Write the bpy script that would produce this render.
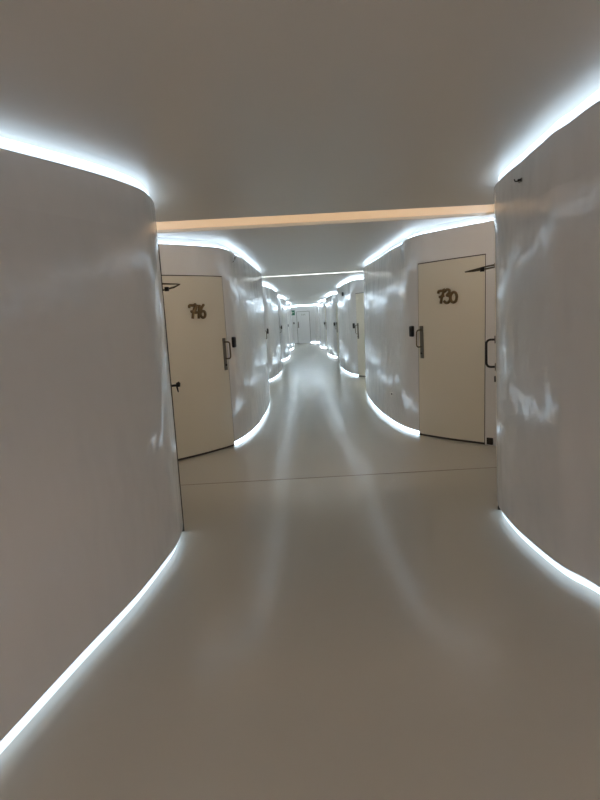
import bpy, bmesh, math
from mathutils import Vector, Matrix

# ------------------------------------------------------------------ camera, light, exposure
S = bpy.context.scene
for o in list(bpy.data.objects): bpy.data.objects.remove(o)
C = S.collection
F, ROLL, H = 607.0, 0.0618, 1.48
PITCH, YAW = math.radians(7.45), math.radians(1.209)
n0 = ROLL/math.hypot(ROLL, 1); n1 = 1/math.hypot(ROLL, 1)
sp, cp = math.sin(PITCH), math.cos(PITCH)
right = Vector((n1, -n0*sp, -n0*cp)); up = Vector((n0, n1*sp, n1*cp)); fwd = Vector((0, cp, -sp))
Rz = Matrix.Rotation(YAW, 3, 'Z')
right, up, fwd = Rz @ right, Rz @ up, Rz @ fwd
cd = bpy.data.cameras.new('camera'); cam = bpy.data.objects.new('camera', cd); C.objects.link(cam)
m = Matrix((right, up, -fwd)).transposed().to_4x4(); m.translation = (0, 0, H)
cam.matrix_world = m
cd.sensor_fit = 'VERTICAL'; cd.sensor_height = 24; cd.lens = F/800*24
cd.clip_start = .02
S.camera = cam
W = bpy.data.worlds.new('world'); S.world = W; W.use_nodes = True
W.node_tree.nodes['Background'].inputs[0].default_value = (0, 0, 0, 1)
W.node_tree.nodes['Background'].inputs[1].default_value = 0
vs = S.view_settings
vs.view_transform = 'Standard'; vs.look = 'None'; vs.gamma = 1; vs.exposure = 0.1; vs.use_curve_mapping = False
S.cycles.max_bounces = 24; S.cycles.diffuse_bounces = 24; S.cycles.glossy_bounces = 8
COOL = (0.66, 0.84, 1.0); COOL_FOOT = 2.6; COOL_TOP = 3.2; NEAR_FOOT = 1.45; NEAR_TOP = 1.75; MID_GAIN = 1.9; FAR_GAIN = 2.2; END_GAIN = 4.6
WARM = (1.0, 0.76, 0.54); WARM_STR = 6.5; FILL = (1.0, .79, .67); FILL_STR = 25.0; LINE_STR = 18.0

# ------------------------------------------------------------------ materials
def mat(name, col, rough=.5, metal=0, noise=None, bump=None, spec=.5, coat=0, var=0):
    M = bpy.data.materials.new(name); M.use_nodes = True
    nt = M.node_tree; b = nt.nodes['Principled BSDF']
    b.inputs['Base Color'].default_value = (*col, 1)
    b.inputs['Roughness'].default_value = rough
    b.inputs['Metallic'].default_value = metal
    b.inputs['Specular IOR Level'].default_value = spec
    b.inputs['Coat Weight'].default_value = coat
    tc = nt.nodes.new('ShaderNodeTexCoord')
    if bump:
        (sx, sy, sz), strength, dist = bump
        mp = nt.nodes.new('ShaderNodeMapping'); mp.inputs['Scale'].default_value = (sx, sy, sz)
        nt.links.new(tc.outputs['Object'], mp.inputs['Vector'])
        nz = nt.nodes.new('ShaderNodeTexNoise'); nz.inputs['Scale'].default_value = 1
        nz.inputs['Detail'].default_value = 2.0
        nt.links.new(mp.outputs[0], nz.inputs['Vector'])
        bp = nt.nodes.new('ShaderNodeBump'); bp.inputs['Strength'].default_value = strength
        bp.inputs['Distance'].default_value = dist
        nt.links.new(nz.outputs['Fac'], bp.inputs['Height'])
        nt.links.new(bp.outputs[0], b.inputs['Normal'])
    # slight unevenness of the coating
    nz = nt.nodes.new('ShaderNodeTexNoise'); nz.inputs['Scale'].default_value = 3.0; nz.inputs['Detail'].default_value = 4
    nt.links.new(tc.outputs['Object'], nz.inputs['Vector'])
    mr = nt.nodes.new('ShaderNodeMapRange')
    mr.inputs['To Min'].default_value = rough*.88; mr.inputs['To Max'].default_value = min(1, rough*1.12)
    nt.links.new(nz.outputs['Fac'], mr.inputs['Value']); nt.links.new(mr.outputs[0], b.inputs['Roughness'])
    return M
def emat(name, col, strength):
    M = bpy.data.materials.new(name); M.use_nodes = True
    nt = M.node_tree; b = nt.nodes['Principled BSDF']
    b.inputs['Base Color'].default_value = (.6, .6, .6, 1)
    b.inputs['Emission Color'].default_value = (*col, 1); b.inputs['Emission Strength'].default_value = strength
    return M
LACQ = mat('white_lacquer', (.84, .82, .808), .15, bump=((4.6, 3.4, 2.2), .52, .03))
BACK = mat('white_paint', (.85, .85, .85), .6)
CEIL = mat('ceiling_satin', (.80, .775, .74), .34, bump=((.8, .8, .8), .1, .02))
FLOOR = mat('poured_resin', (.59, .565, .50), .155, bump=((.35, 1.1, 1), .09, .01), spec=.65)
DOOR = mat('cream_lacquer', (.83, .775, .655), .36, bump=((2.0, 2.0, 1.2), .2, .02))
DARK = mat('dark_gap', (.06, .05, .04), .8)
SEAM = mat('seam_filler', (.20, .17, .14), .7)
STEEL = mat('brushed_steel', (.22, .20, .16), .35, 1)
BLACKM = mat('blackened_metal', (.035, .03, .025), .35, .6)
BRASS = mat('aged_brass', (.20, .135, .06), .45, .5)
BLACKP = mat('black_plastic', (.012, .012, .014), .3)
SILVER = mat('silver_edge', (.6, .6, .58), .3, 1)
FOOTL = emat('cool_light_foot', COOL, NEAR_FOOT)
FOOTF = emat('cool_light_foot_far', COOL, COOL_FOOT*FAR_GAIN)
TOPF = emat('cool_light_top_far', COOL, COOL_TOP*FAR_GAIN)
FOOTE = emat('cool_light_foot_end', COOL, COOL_FOOT*END_GAIN)
TOPE = emat('cool_light_top_end', COOL, COOL_TOP*END_GAIN)
SLOT_GLOW = emat('orange_diffuser', (1.0, .60, .27), .40)  # emission stands in for strip light falling on the slot's far face
FOOTM = emat('cool_light_foot_mid', COOL, COOL_FOOT*MID_GAIN)
TOPM = emat('cool_light_top_mid', COOL, COOL_TOP*MID_GAIN*.75)
FILL_L = emat('soft_warm_light', FILL, FILL_STR)  # unseen fill light added behind the viewer to raise the warm ambient
TOPL = emat('cool_light_top', COOL, NEAR_TOP)
WARML = emat('warm_light', WARM, WARM_STR)
DIMW = emat('pale_light', (.86, .96, 1), LINE_STR)
GREEN = mat('sign_green', (.02, .16, .09), .4)
WHITE = mat('sign_white', (.8, .85, .8), .5)
BRONZE = mat('bronze_pull', (.16, .13, .08), .35, .8)

# ------------------------------------------------------------------ mesh helpers
def obj(name, bm, material, parent=None, smooth=True):
    me = bpy.data.meshes.new(name)
    bmesh.ops.recalc_face_normals(bm, faces=bm.faces)
    bm.to_mesh(me); bm.free(); me.materials.append(material)
    if smooth:
        for p in me.polygons: p.use_smooth = True
        me.set_sharp_from_angle(angle=math.radians(35))
    o = bpy.data.objects.new(name, me); C.objects.link(o)
    if parent:
        o.parent = parent
        wl_ = parent.location + (parent.parent.location if parent.parent else Vector())
        me.transform(Matrix.Translation(-wl_))
    return o
def tag(o, label, cat, group=None, kind=None):
    o['label'] = label; o['category'] = cat
    if group: o['group'] = group
    if kind: o['kind'] = kind
    return o
def thing(name, loc, label, cat, group=None, kind=None):
    o = bpy.data.objects.new(name, None); C.objects.link(o); o.location = loc; o.empty_display_size = .1
    return tag(o, label, cat, group, kind)
def add_box(bm, c, ax, ay, az, sx, sy, sz, bev=0):
    c = Vector(c); vs_ = []
    for i in (-1, 1):
        for j in (-1, 1):
            for k in (-1, 1):
                vs_.append(bm.verts.new(c + ax*(i*sx/2) + ay*(j*sy/2) + az*(k*sz/2)))
    fs = [bm.faces.new([vs_[q] for q in f]) for f in ((0,1,3,2),(4,6,7,5),(0,4,5,1),(2,3,7,6),(0,2,6,4),(1,5,7,3))]
    if bev:
        es = list({e for f in fs for e in f.edges})
        bmesh.ops.bevel(bm, geom=es, offset=bev, segments=2, profile=.6, affect='EDGES')
X, Y, Z = Vector((1,0,0)), Vector((0,1,0)), Vector((0,0,1))
def add_tube(bm, pts, r, n=10, closed=False):
    pts = [Vector(p) for p in pts]; rings = []
    N = len(pts); prev = None
    for i, p in enumerate(pts):
        if closed: t = pts[(i+1) % N] - pts[i-1]
        else: t = pts[min(i+1, N-1)] - pts[max(i-1, 0)]
        t.normalize()
        if prev is None:
            a = t.orthogonal().normalized()
        else:
            a = (prev - t*prev.dot(t)).normalized()
        prev = a; b = t.cross(a)
        rr = r[i] if isinstance(r, (list, tuple)) else r
        rings.append([bm.verts.new(p + (a*math.cos(2*math.pi*k/n) + b*math.sin(2*math.pi*k/n))*rr) for k in range(n)])
    for i in range(N if closed else N-1):
        A, B = rings[i], rings[(i+1) % N]
        for k in range(n): bm.faces.new((A[k], A[(k+1) % n], B[(k+1) % n], B[k]))
    if not closed:
        bm.faces.new(rings[0][::-1]); bm.faces.new(rings[-1])
def catmull(P, n=12):
    P = [Vector(p) for p in P]; out = []
    Q = [2*P[0]-P[1]] + P + [2*P[-1]-P[-2]]
    for i in range(1, len(Q)-2):
        for k in range(n):
            t = k/n
            out.append(.5*((2*Q[i]) + (Q[i+1]-Q[i-1])*t + (2*Q[i-1]-5*Q[i]+4*Q[i+1]-Q[i+2])*t*t + (3*Q[i]-Q[i-1]-3*Q[i+1]+Q[i+2])*t**3))
    out.append(P[-1]); return out

# ------------------------------------------------------------------ undulating wall paths
class Path:
    """a wall seen from above: smooth line of (x, y); out = direction into the wall; lean = top shift by y"""
    def __init__(self, pts, side, lean=None):
        self.side = side; self.lean = lean
        d = catmull([(x, y, 0) for x, y in pts], 60)
        # resample evenly
        L = [0]
        for a, b in zip(d[:-1], d[1:]): L.append(L[-1] + (b-a).length)
        self.len = L[-1]; N = max(4, int(self.len/.008)); self.P = []; j = 0
        for i in range(N+1):
            s = self.len*i/N
            while j < len(L)-2 and L[j+1] < s: j += 1
            t = (s-L[j])/max(1e-9, L[j+1]-L[j]); self.P.append(d[j].lerp(d[j+1], min(1, max(0, t))))
        self.N = N; self.ds = self.len/N
    def at(self, s):
        u = min(max(s/self.ds, 0), self.N-1e-6); i = int(u)
        return self.P[i].lerp(self.P[i+1], u-i)
    def tan(self, s):
        return (self.at(min(self.len, s+.05)) - self.at(max(0, s-.05))).normalized()
    def out(self, s):
        t = self.tan(s); n = Vector((t.y, -t.x, 0))
        return n if self.side > 0 else -n
    def pt(self, s, off, z):
        p = self.at(s) + self.out(s)*off
        if self.lean:
            p.x += self.lean(p.y)*(z-.05)/2.27
        return Vector((p.x, p.y, z))
    def s_of_y(self, y):
        return min(range(self.N+1), key=lambda i: abs(self.P[i].y-y))*self.ds
    def axes(self, s):
        return self.tan(s), -self.out(s), Z       # along, toward corridor, up
    def slab(self, bm, s0, s1, o0, o1, z0, z1, step=.05, nz=1):
        n = max(1, round((s1-s0)/step)); rings = []
        for i in range(n+1):
            s = s0 + (s1-s0)*i/n; ring = []
            zs = [z0+(z1-z0)*k/nz for k in range(nz+1)]
            ring = [bm.verts.new(self.pt(s, o0, z)) for z in zs] + [bm.verts.new(self.pt(s, o1, z)) for z in zs[::-1]]
            rings.append(ring)
        m_ = len(rings[0])
        for A, B in zip(rings[:-1], rings[1:]):
            for k in range(m_): bm.faces.new((A[k], A[(k+1) % m_], B[(k+1) % m_], B[k]))
        bm.faces.new(rings[0][::-1]); bm.faces.new(rings[-1])

ZC, ZT, ZB, DH = 2.47, 2.39, .05, 2.06      # ceiling, top of wall panel, foot of wall panel, door head
BACKOFF = .085
ZC0, ZT0 = 2.40, 2.32       # the stretch of ceiling over the viewer hangs a little lower

def sm(a, b, x):
    t = min(1, max(0, (x-a)/(b-a))); return t*t*(3-2*t)
leanL = lambda y: -.37*(1-sm(2.2, 3.9, y))
leanR = lambda y: -.13*(1-sm(2.7, 3.5, y)) + .035*sm(3.4, 3.8, y)*(1-sm(4.2, 4.8, y))
def leanF(side, k):
    def f(y):
        y = y - PER*(k-1)
        if side < 0: return -.08*sm(7.4, 8.3, y)*(1-sm(10, 12, y))
        return (.06 if k == 1 else .03) + (.13 if k == 1 else .08)*sm(7.3, 8.3, y)*(1-sm(9.5, 12, y))
    return f

nearL = [(-1.75,-4.6),(-1.1,-3.6),(-1.35,-3.0),(-1.95,-2.3),(-1.85,-1.5),(-1.55,-.6),(-1.40,.3),(-1.28,1.2),(-1.18,1.95),(-1.10,2.52),(-1.01,3.1),(-.965,3.6),(-.955,3.9),(-.995,4.25),(-1.10,4.6),(-1.32,4.95),(-1.62,5.25),(-1.82,5.6)]
nearR = [(1.75,-4.6),(1.2,-3.6),(1.45,-3.0),(2.1,-2.3),(2.05,-1.5),(1.85,-.6),(1.70,.3),(1.58,1.2),(1.47,2.2),(1.38,2.92),(1.305,3.2),(1.272,3.6),(1.270,3.95),(1.310,4.34),(1.43,4.65),(1.65,4.98),(1.93,5.28),(2.12,5.6)]
farL = [(-1.82,5.6),(-1.90,5.95),(-1.82,6.30),(-1.58,6.62),(-1.34,6.87),(-1.16,7.09),(-1.0,7.34),(-.88,7.8),(-.80,8.5),(-.775,9.2),(-.765,10.2),(-.80,11.3),(-.875,12.2),(-1.02,12.68),(-1.30,13.0),(-1.60,13.25),(-1.82,13.5)]
farR = [(2.12,5.6),(2.18,5.95),(2.10,6.28),(1.88,6.58),(1.60,6.90),(1.42,7.14),(1.27,7.38),(1.14,7.8),(1.055,8.5),(1.01,9.2),(.995,10.2),(1.02,11.2),(1.09,12.2),(1.27,12.68),(1.58,13.0),(1.88,13.25),(2.12,13.5)]
PER = 7.9
def shift(P, k, dx): return [(x+dx, y+PER*k) for x, y in P]
DX = {-1: [0, -.10, -.09, -.10, -.10], 1: [0, -.10, -.25, -.42, -.50]}
YE = 40.0

# ------------------------------------------------------------------ shell: floor, ceiling with slots
def slabbox(name, x0, x1, y0, y1, z0, z1, material, skew0=0, skew1=0):
    bm = bmesh.new()
    c = [(x0,y0-skew0),(x1,y0+skew0),(x1,y1+skew1),(x0,y1-skew1)]
    lo = [bm.verts.new((x,y,z0)) for x,y in c]; hi = [bm.verts.new((x,y,z1)) for x,y in c]
    bm.faces.new(lo[::-1]); bm.faces.new(hi)
    for i in range(4): bm.faces.new((lo[i], lo[(i+1)%4], hi[(i+1)%4], hi[i]))
    return obj(name, bm, material, smooth=False)
o = slabbox('floor', -2.6, 2.8, -4.7, YE+.3, -.12, 0, FLOOR); tag(o, 'glossy greige poured resin floor running the length of the corridor', 'floor', kind='structure')
slots = [(-2.3, .8), (5.50, 1.10), (13.45, .3)]
edges = [-4.7]
for y, w in slots: edges += [y, y+w]
edges.append(YE+.3)
clabel = ['satin ceiling behind the first warm slot, at the near end of the corridor', 'wide satin ceiling panel over the foreground, before the orange slot', 'satin ceiling panel just beyond the orange slot', 'long far ceiling panel, beyond the thin white line and up to the end door']
SK = .2
for i in range(0, len(edges), 2):
    a, b = edges[i], edges[i+1]
    zc = ZC0 if i < 4 else ZC
    o = slabbox('ceiling', -2.6, 2.8, a, b, zc, zc+.06, CEIL, SK if i else 0, SK if i < len(edges)-2 else 0)
    tag(o, clabel[i//2], 'ceiling', kind='structure')
for i, (y, w) in enumerate(slots):
    bm = bmesh.new(); d = .16 if i < 2 else .07
    # hood over the slot: back, front and lid
    def q(x, yy): return yy + (SK if x > 0 else -SK)
    def wallbar(ya, yb, z0, z1):
        c = [(-2.6, ya-SK), (2.8, ya+SK), (2.8, yb+SK), (-2.6, yb-SK)]
        lo = [bm.verts.new((px,py,z0)) for px,py in c]; hi = [bm.verts.new((px,py,z1)) for px,py in c]
        bm.faces.new(lo[::-1]); bm.faces.new(hi)
        for k in range(4): bm.faces.new((lo[k], lo[(k+1)%4], hi[(k+1)%4], hi[k]))
    zb = ZC0 if i < 2 else ZC
    wallbar(y-.04, y, zb+.06, ZC+.06+d); wallbar(y+w, y+w+.04, (ZC0 if i == 0 else ZC)+.06, ZC+.06+d); wallbar(y-.04, y+w+.04, ZC+.06+d, ZC+.08+d)
    o = obj('trim_1' if i == 0 else 'trim_%d' % (i+1), bm, BACK, smooth=False)
    tag(o, ['recessed ceiling slot behind the viewer', 'recessed ceiling slot glowing orange across the corridor', 'narrow ceiling slot showing as a thin white line', 'narrow ceiling slot in the far corridor', 'narrow ceiling slot nearest the end door'][i], 'ceiling slot', kind='structure')
    bm = bmesh.new()
    yy = y+.05 if i < 2 else y+.03
    zz = ZC+.06+d-.035
    add_box(bm, ((.1), yy, zz), Vector((5.4, 2*SK, 0)).normalized(), Y, Z, 5.2, .03 if i<2 else .02, .02, .004)
    o = obj('light_strip', bm, (FILL_L, WARML, DIMW)[i])
    if i == 1:
        db = bmesh.new(); ax_ = Vector((5.4, 2*SK, 0)).normalized()  # bar added on the far face, its orange glow put in as emission
        for z0_, h_ in ((ZC+.075, .085),):
            add_box(db, (.1, y+w-(.006 if h_ > .05 else .014), z0_), ax_, Y, Z, 5.2, .010, h_)
        tag(obj('light_diffuser', db, SLOT_GLOW, smooth=False), 'glowing orange diffuser bar crossing the ceiling above the floor seam', "light")
    tag(o, ['warm light strip in the ceiling slot behind the viewer', 'warm orange light strip in the ceiling slot across the corridor', 'thin pale light strip in the second ceiling slot ahead', 'thin pale light strip in the third ceiling slot ahead', 'thin pale light strip in the ceiling slot nearest the end door'][i], 'light strip', 'strips in the ceiling slots')
bm = bmesh.new(); add_box(bm, (.1, 5.60, .0004), X, Y, Z, 4.6, .012, .0012)
tag(obj('trim_6', bm, SEAM, smooth=False), 'thin dark expansion seam crossing the resin floor', 'floor seam', kind='structure')

# ------------------------------------------------------------------ door furniture
def rounded_plate(bm, c, ax, ay, w, h, t, bev):
    add_box(bm, c, ax, ay, Z, w, t, h, bev)
def door_panel(path, s0, s1, label, num, proud=0):
    mid = path.pt((s0+s1)/2, 0, 0)
    d = thing('door_%d' % num, mid, label, 'door', kind='structure')
    g = .011
    bm = bmesh.new(); path.slab(bm, s0+g, s1-g, 0, .035, .024, DH-g); obj('panel', bm, DOOR, d)
    bm = bmesh.new()
    path.slab(bm, s0-.01, s1+.01, .036, .05, 0.0, DH+.01)
    obj('rebate', bm, DARK, d)
    bm = bmesh.new()      # dark strips put in for the shade of the gap round the panel
    path.slab(bm, s0-proud*2, s0+g, .004-proud, .036, 0.0, DH); path.slab(bm, s1-g, s1, .004, .036, 0.0, DH)
    path.slab(bm, s0, s1, .004, .036, DH-g, DH); path.slab(bm, s0, s1, .006, .036, 0.001, .024)
    obj('seal', bm, DARK, d)
    return d
def pull_handle(path, s, d, with_plate=True, zc=1.18, grip_dir=0):
    ax, ay, az = path.axes(s); surf = lambda z, off=0: path.pt(s, -off, z)
    if with_plate:
        bm = bmesh.new(); rounded_plate(bm, surf(zc-.045, .004), ax, ay, .06, .385, .008, .003)
        pl = obj('handle_plate', bm, STEEL, d)
        bm = bmesh.new(); p = surf(zc-.175, .008); add_tube(bm, [p, p+ay*.012], .012, 16)
        obj('lock_cylinder', bm, BLACKM, pl)
    bm = bmesh.new(); zs = (zc-.10, zc+.10); out = .075 if with_plate else .058
    P = []
    a = surf(zs[1], .008); b = surf(zs[0], .008)
    P.append(a)
    for k in range(7):
        t = math.pi/2*k/6; P.append(a + ay*(out-.03+.03*math.sin(t)) - Z*(.03*(1-math.cos(t))))
    for k in range(7):
        t = math.pi/2*k/6; P.append(b + ay*(out-.03+.03*math.cos(t)) + Z*(.03*(1-math.sin(t))))
    P.append(b)
    add_tube(bm, P, .0085, 12)
    obj('pull_handle', bm, BRONZE if with_plate else BLACKM, d)
    if not with_plate:
        bm = bmesh.new()
        for z in zs: rounded_plate(bm, surf(z, .003), ax, ay, .03, .055, .008, .003)
        obj('handle_rose', bm, BLACKM, d)
        bm = bmesh.new(); rounded_plate(bm, surf(zc-.19, .006), ax, ay, .02, .045, .014, .005); obj('keyhole', bm, BLACKM, d)
def lever_handle(path, s, d, z=1.06):
    ax, ay, az = path.axes(s); p = path.pt(s, 0, z)
    bm = bmesh.new(); add_tube(bm, [p, p+ay*.008], .026, 20); obj('handle_rose', bm, STEEL, d)
    bm = bmesh.new()
    add_tube(bm, [p+ay*.006, p+ay*.03, p+ay*.058], .009, 12)
    add_tube(bm, [p+ay*.052+Z*.022, p+ay*.058+Z*.01, p+ay*.06-Z*.012], [.014, .016, .010], 12)
    add_tube(bm, [p+ay*.046-Z*.005, p+ay*.05-Z*.03, p+ay*.054-Z*.052], [.006, .006, .004], 10)
    obj('lever', bm, BLACKM, d)
def closer(path, s, d, z, tipx, tipy, tipz, open_):
    """scissor door closer: body on the panel, two jointed arms reaching out into the passage"""
    ax, ay, az = path.axes(s)
    p = path.pt(s, 0, z)
    bm = bmesh.new(); add_box(bm, p+ay*.022+ax*.0, ax, ay, Z, .20, .044, .06, .008); b = obj('closer_body', bm, STEEL, d)
    a0 = p + ay*.03 + Z*.045; tip = Vector((tipx, tipy, tipz))
    bm = bmesh.new()
    add_tube(bm, [a0, a0.lerp(tip, .5)+Z*.006, tip], [.008, .007, .004], 10)
    add_tube(bm, [a0+Y*.03-Z*open_, a0.lerp(tip, .5)+Y*.025-Z*open_, a0.lerp(tip, .82)-Z*open_*.55, tip], [.006, .007, .008, .005], 10)
    obj('closer_arm', bm, BRONZE, b)
    bm = bmesh.new()
    for t, zz in ((.30, 0.0), (.62, -open_*.85)):
        q_ = a0.lerp(tip, t) + Z*zz; add_tube(bm, [q_-Z*.017, q_+Z*.017], .018, 14)
    obj('joint', bm, BLACKM, b)
STROKES = {
 '7': [[(-.30,.24),(-.27,.40),(-.10,.43),(.10,.42),(.28,.47),(.10,.10),(0,-.20),(-.06,-.50)], [(-.18,-.02),(.05,.02),(.26,.06)]],
 '4': [[(-.02,.46),(-.14,.18),(-.28,-.06),(-.02,-.08),(.32,-.03)], [(.22,.44),(.14,.1),(.08,-.25),(.06,-.52)]],
 '6': [[(.20,.46),(-.02,.24),(-.16,-.02),(-.18,-.26),(-.04,-.44),(.16,-.44),(.28,-.26),(.22,-.06),(.04,0),(-.12,-.10)]],
 '3': [[(-.24,.34),(-.06,.47),(.18,.42),(.16,.22),(-.04,.06),(.18,.0),(.26,-.22),(.10,-.44),(-.14,-.46),(-.30,-.34)]],
 '0': [[(.04,.36),(-.16,.26),(-.26,0),(-.20,-.26),(0,-.38),(.20,-.28),(.28,0),(.20,.26),(.04,.36)]]}
def number(path, s, z, text, h, pitch, d, dirs, r=.016):
    bm = bmesh.new()
    for i, ch in enumerate(text):
        u0 = (i-(len(text)-1)/2)*pitch
        dz = -.10*h if ch == '0' else 0
        for st in STROKES[ch]:
            pts = catmull([(a*h, 0, b*h) for a, b in st], 6)
            add_tube(bm, [path.pt(s+dirs*(u0+p.x), -.006, z+dz+p.z) for p in pts], r, 8)
    return obj('room_number', bm, BRASS, d)
def reader(path, s, label, z=1.265):
    ax, ay, az = path.axes(s); p = path.pt(s, 0, z)
    r = thing('card_reader', p, label, 'card reader', 'black card readers beside the doors')
    bm = bmesh.new(); add_box(bm, p+ay*.013, ax, ay, Z, .078, .045, .135, .021); obj('housing', bm, BLACKP, r)
    bm = bmesh.new(); add_box(bm, p+ay*.0355+Z*.02, ax, ay, Z, .03, .003, .045, .001); obj('sensor_window', bm, BLACKM, r)
    return r

# ------------------------------------------------------------------ one wall module
ordn = ['', 'second', 'third', 'fourth', 'fifth', 'last']
def wall_module(path, k, side, doors, wlabel, plain=()):
    """doors: list of (s0, s1). plain: ranges with no light at the foot"""
    sn = 'left' if side < 0 else 'right'
    bm = bmesh.new()
    marks = [(a, b, 'd') for a, b in doors] + [(a, b, 'p') for a, b in plain]
    marks.sort(); cur = 0; lit = []; plainr = []
    for a, b, t in marks:
        if a > cur+.01: lit.append((cur, a))
        if t == 'p': plainr.append((a, b))
        cur = b
    if path.len > cur+.01: lit.append((cur, path.len))
    # upper band runs unbroken, lower band stops at the doors
    ZT_, ZC_ = (ZT0, ZC0) if k == 0 else (ZT, ZC)
    path.slab(bm, 0, path.len, 0, .025, DH, ZT_)
    for a, b in lit: path.slab(bm, a, b, 0, .025, .063 if k == 0 else ZB, DH, nz=2)
    for a, b in plainr: path.slab(bm, a, b, 0, .025, 0, DH, nz=2)
    bmesh.ops.remove_doubles(bm, verts=bm.verts, dist=.0004)
    w = obj('wall_'+sn, bm, LACQ); tag(w, wlabel[0], 'wall', kind='structure')
    bm = bmesh.new(); path.slab(bm, 0, path.len, BACKOFF, BACKOFF+.05, 0, ZC_)
    b_ = obj('wall_'+sn, bm, BACK); tag(b_, wlabel[0].replace('wall', 'inner wall behind the light gaps of the wall', 1), 'wall', kind='structure')
    for i, (a, b) in enumerate(lit):
        bm = bmesh.new(); path.slab(bm, a+.01, b-.01, .030, .045, 0.002, (.056, .030)[k] if k < 2 else .024)
        o = obj('light_strip', bm, (FOOTL, FOOTM, FOOTF, FOOTE, FOOTE, FOOTE)[k])
        tag(o, 'cool white light strip at the foot of the '+wlabel[1]+(', its part hidden beyond the door' if i and k else ', its part behind the viewer' if i == 0 and k == 0 and len(lit) > 1 else ''), 'light strip', 'cool light strips at the foot of the walls')
    bm = bmesh.new(); path.slab(bm, .005, path.len-.005, .030, .045, ZT_-.004, ZT_+((.062, .022)[k] if k < 2 else .024))
    o = obj('light_strip', bm, (TOPL, TOPM, TOPF, TOPE, TOPE, TOPE)[k])
    tag(o, 'cool white light strip along the top of the '+wlabel[1], 'light strip', 'cool light strips at the top of the walls')

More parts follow.
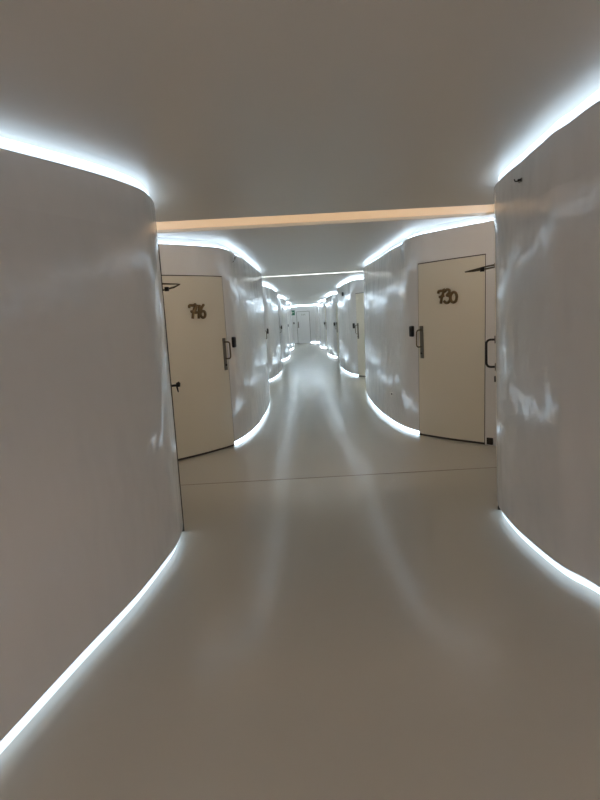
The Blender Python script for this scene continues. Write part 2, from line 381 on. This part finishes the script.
dn = 1
for side in (-1, 1):
    sn = 'left' if side < 0 else 'right'
    near = nearL if side < 0 else nearR; far = farL if side < 0 else farR
    for k in range(6):
        if k == 0:
            P = Path(near, side, leanL if side < 0 else leanR)
            sA = P.s_of_y(4.30 if side < 0 else 4.38); dA = (sA, sA+.95); doors = [dA]; plain = [(0, P.s_of_y(-2.0)), (dA[1], P.len)]
            wl = ('white lacquered wall bulging in from the %s, nearest the viewer' % sn, 'nearest %s wall' % sn)
        else:
            pts = shift(far, k-1, DX[side][k-1])
            if k == 5:
                pts = pts[:7]; x9 = pts[6][0]
                pts = pts + [(x9 + (.03 if side < 0 else -.25), YE-.4), (x9 + (.05 if side < 0 else -.35), YE)]
            P = Path(pts, side, leanF(side, k))
            sB1 = P.s_of_y((7.36 if side < 0 else 7.36) + PER*(k-1)); sB0 = sB1-.965
            doors = [(sB0, sB1)]; plain = [(0, sB0)]
            if k < 5:
                sA = P.s_of_y(12.25 + PER*(k-1)); doors.append((sA, sA+.95)); plain.append((sA+.95, P.len))
            wl = ('white lacquered wall of the %s bulge on the %s' % (ordn[k], sn), '%s bulge of wall on the %s' % (ordn[k], sn))
        wall_module(P, k, side, doors, wl, plain)
        for j, (a, b) in enumerate(doors):
            isB = k > 0 and j == 0
            pos = ('curved cream door %s on the %s' % ({(-1,1): '746, beyond the nearest bulge', (1,1): '730, beyond the nearest bulge'}.get((side, k), 'facing the viewer at the start of the %s bulge' % ordn[k]), sn)) if isB else \
                  ('cream door on the %s, its edge just showing behind the %s bulge' % (sn, 'nearest' if k == 0 else ordn[k]))
            d = door_panel(P, a, b, pos, dn, .009 if k == 0 and side < 0 else 0); dn += 1
            if isB:
                pull_handle(P, b-.075, d)
                mid = (a+b)/2
                dirs = 1 if side < 0 else -1
                if k == 1:
                    if side < 0: number(P, b-.47, 1.655, '746', .16, .068, d, 1)
                    else: number(P, b-.475, 1.65, '730', .155, .085, d, -1)
                reader(P, b+(.17 if side < 0 else .13), 'small black card reader on the %s wall beside %s' % (sn, {(-1,1): 'door 746', (1,1): 'door 730'}.get((side, k), 'the door of the %s bulge' % ordn[k])))
            elif k == 0:
                if side < 0: lever_handle(P, a+.16, d); closer(P, a+.76, d, 1.80, -1.03, 5.05, 1.835, .045)
                else: pull_handle(P, a+.10, d, False, 1.155); closer(P, a+.74, d, 1.80, 1.285, 5.0, 1.785, .012)
        if k == 0:
            if side > 0:
                # small bracket high on the near right wall
                s = P.s_of_y(3.72); p = P.pt(s, 0, 2.215); ax, ay, az = P.axes(s)
                r = thing('wall_bracket', p, 'tiny metal hook bracket high on the nearest right wall', 'bracket')
                bm = bmesh.new(); add_box(bm, p+ay*.004, ax, ay, Z, .05, .008, .022, .003); obj('plate', bm, STEEL, r)
                bm = bmesh.new(); add_tube(bm, [p+ay*.006+ax*.016, p+ay*.03+ax*.016, p+ay*.034+ax*.016+Z*.012], .004, 8)
                obj('hook', bm, BLACKM, r); bm = bmesh.new()
                add_tube(bm, [p+ay*.006-ax*.016, p+ay*.026-ax*.016], .006, 8); obj('hook', bm, BLACKM, r)
        if k == 1 and side < 0:
            s = P.s_of_y(7.85); p = P.pt(s, 0, 2.28); ax, ay, az = P.axes(s)
            bm = bmesh.new(); add_tube(bm, catmull([p-Z*.02, p+ay*.02, p+ay*.03+Z*.03+ax*.03, p+ax*.06+ay*.02+Z*.05, p+ax*.08+Z*.03], 6), .004, 8)
            tag(obj('wire_loop', bm, STEEL), 'small wire loop near the top of the wall right of door 746', 'wire')
        if k == 1 and side > 0:
            s = P.s_of_y(8.35); p = P.pt(s, 0, .40); ax, ay, az = P.axes(s)
            bm = bmesh.new(); add_tube(bm, [p, p+ay*.006, p+ay*.01], [.014, .013, .009], 14)
            tag(obj('wall_plug', bm, BLACKP), 'small dark round plug low on the wall left of door 730', 'plug')
            s = doors[0][0]-.07; p = P.pt(s, 0, .05); ax, ay, az = P.axes(s)
            bm = bmesh.new(); add_box(bm, p+ay*.012, ax, ay, Z, .07, .024, .075, .005)
            tag(obj('floor_box', bm, BLACKM), 'small dark box at the floor right of door 730', 'box')
        if k == 2 and side > 0:
            s = P.s_of_y(17.0); p = P.pt(s, 0, 2.13); ax, ay, az = P.axes(s)
            bm = bmesh.new(); add_tube(bm, [p, p+ay*.03, p+ay*.045], [.06, .058, .04], 20)
            tag(obj('alarm_sounder', bm, BLACKP), 'round black alarm fitting high on the third right bulge', 'alarm')

# ------------------------------------------------------------------ end wall, end door, back wall
def wallbox(name, x0, x1, z0, z1, y0, y1, M):
    bm = bmesh.new(); add_box(bm, ((x0+x1)/2, (y0+y1)/2, (z0+z1)/2), X, Y, Z, x1-x0, y1-y0, z1-z0); return obj(name, bm, M, smooth=False)
bm = bmesh.new()
dx0, dx1 = -.74, .12
for x0, x1, z0, z1 in ((-1.7, dx0, .0, ZT), (dx0, dx1, DH, ZT), (dx1, 1.3, .05, ZT)):
    add_box(bm, ((x0+x1)/2, YE+.02, (z0+z1)/2), X, Y, Z, x1-x0, .04, z1-z0)
tag(obj('wall_end', bm, LACQ, smooth=False), 'white end wall closing the corridor around the end door', 'wall', kind='structure')
tag(wallbox('wall_end', -2.6, 2.8, 0, ZC, YE+.12, YE+.22, BACK), 'inner wall behind the light gaps of the end wall', 'wall', kind='structure')
tag(wallbox('light_strip', dx1, 1.2, .002, .04, YE+.05, YE+.065, FOOTE), 'cool white light strip at the foot of the end wall', 'light strip', 'cool light strips at the foot of the walls')
tag(wallbox('light_strip', -1.4, 1.2, ZT+.01, ZC-.015, YE+.05, YE+.065, TOPE), 'cool white light strip along the top of the end wall', 'light strip', 'cool light strips at the top of the walls')
tag(wallbox('wall_back', -2.6, 2.8, 0, ZC, -4.7, -4.6, BACK), 'plain wall closing the corridor behind the viewer', 'wall', kind='structure')
d = thing('door_%d' % dn, (-.31, YE, 0), 'white door closing the far end of the corridor', 'door', kind='structure')
bm = bmesh.new(); add_box(bm, ((dx0+dx1)/2, YE+.025, 1.035), X, Y, Z, dx1-dx0-.05, .04, 2.02, .003); obj('panel', bm, LACQ, d)
bm = bmesh.new()
for x in (dx0+.012, dx1-.012): add_box(bm, (x, YE+.02, 1.03), X, Y, Z, .024, .036, 2.06)
add_box(bm, ((dx0+dx1)/2, YE+.02, DH-.012), X, Y, Z, dx1-dx0, .034, .024); obj('frame', bm, SEAM, d, False)
bm = bmesh.new(); add_box(bm, (dx0+.10, YE-.004, 1.2), X, Y, Z, .07, .012, .40, .003); obj('handle_plate', bm, STEEL, d)
bm = bmesh.new(); x = dx0+.10
add_tube(bm, [(x, YE-.008, 1.30), (x, YE-.06, 1.30), (x, YE-.07, 1.27), (x, YE-.07, 1.13), (x, YE-.06, 1.10), (x, YE-.008, 1.10)], .012, 10); obj('pull_handle', bm, BLACKM, d)
bm = bmesh.new()
for i, (a, b, c_, e) in enumerate(((-.42, 1.88, -.38, 1.78), (-.33, 1.87, -.28, 1.79), (-.24, 1.87, -.18, 1.79))):
    add_tube(bm, [(a, YE-.002, b), ((a+c_)/2+.02, YE-.002, b+.005), (c_, YE-.002, e)], .011, 8)
obj('room_number', bm, BRASS, d)
r = thing('exit_sign', (-1.04, YE, 1.98), 'small green exit sign high on the end wall, left of the end door', 'sign')
bm = bmesh.new(); add_box(bm, (-.99, YE-.01, 2.0), X, Y, Z, .32, .02, .32, .004); obj('sign_panel', bm, GREEN, r)
bm = bmesh.new(); add_box(bm, (-1.05, YE-.022, 2.0), X, Y, Z, .09, .004, .18, .001); add_box(bm, (-.94, YE-.022, 2.02), X, Y, Z, .10, .004, .03, .001)
obj('pictogram', bm, WHITE, r)
r = thing('card_reader', (-.93, YE, 1.30), 'small black card reader on the end wall under the exit sign', 'card reader', 'black card readers beside the doors')
bm = bmesh.new(); add_box(bm, (-.93, YE-.012, 1.33), X, Y, Z, .08, .024, .13, .008); obj('housing', bm, BLACKP, r)
bm = bmesh.new(); add_box(bm, (-.80, YE-.10, .012), X, Y, Z, .32, .16, .02, .006)
tag(obj('door_stop', bm, BLACKM), 'dark low strip on the floor at the foot of the end door', 'door stop')
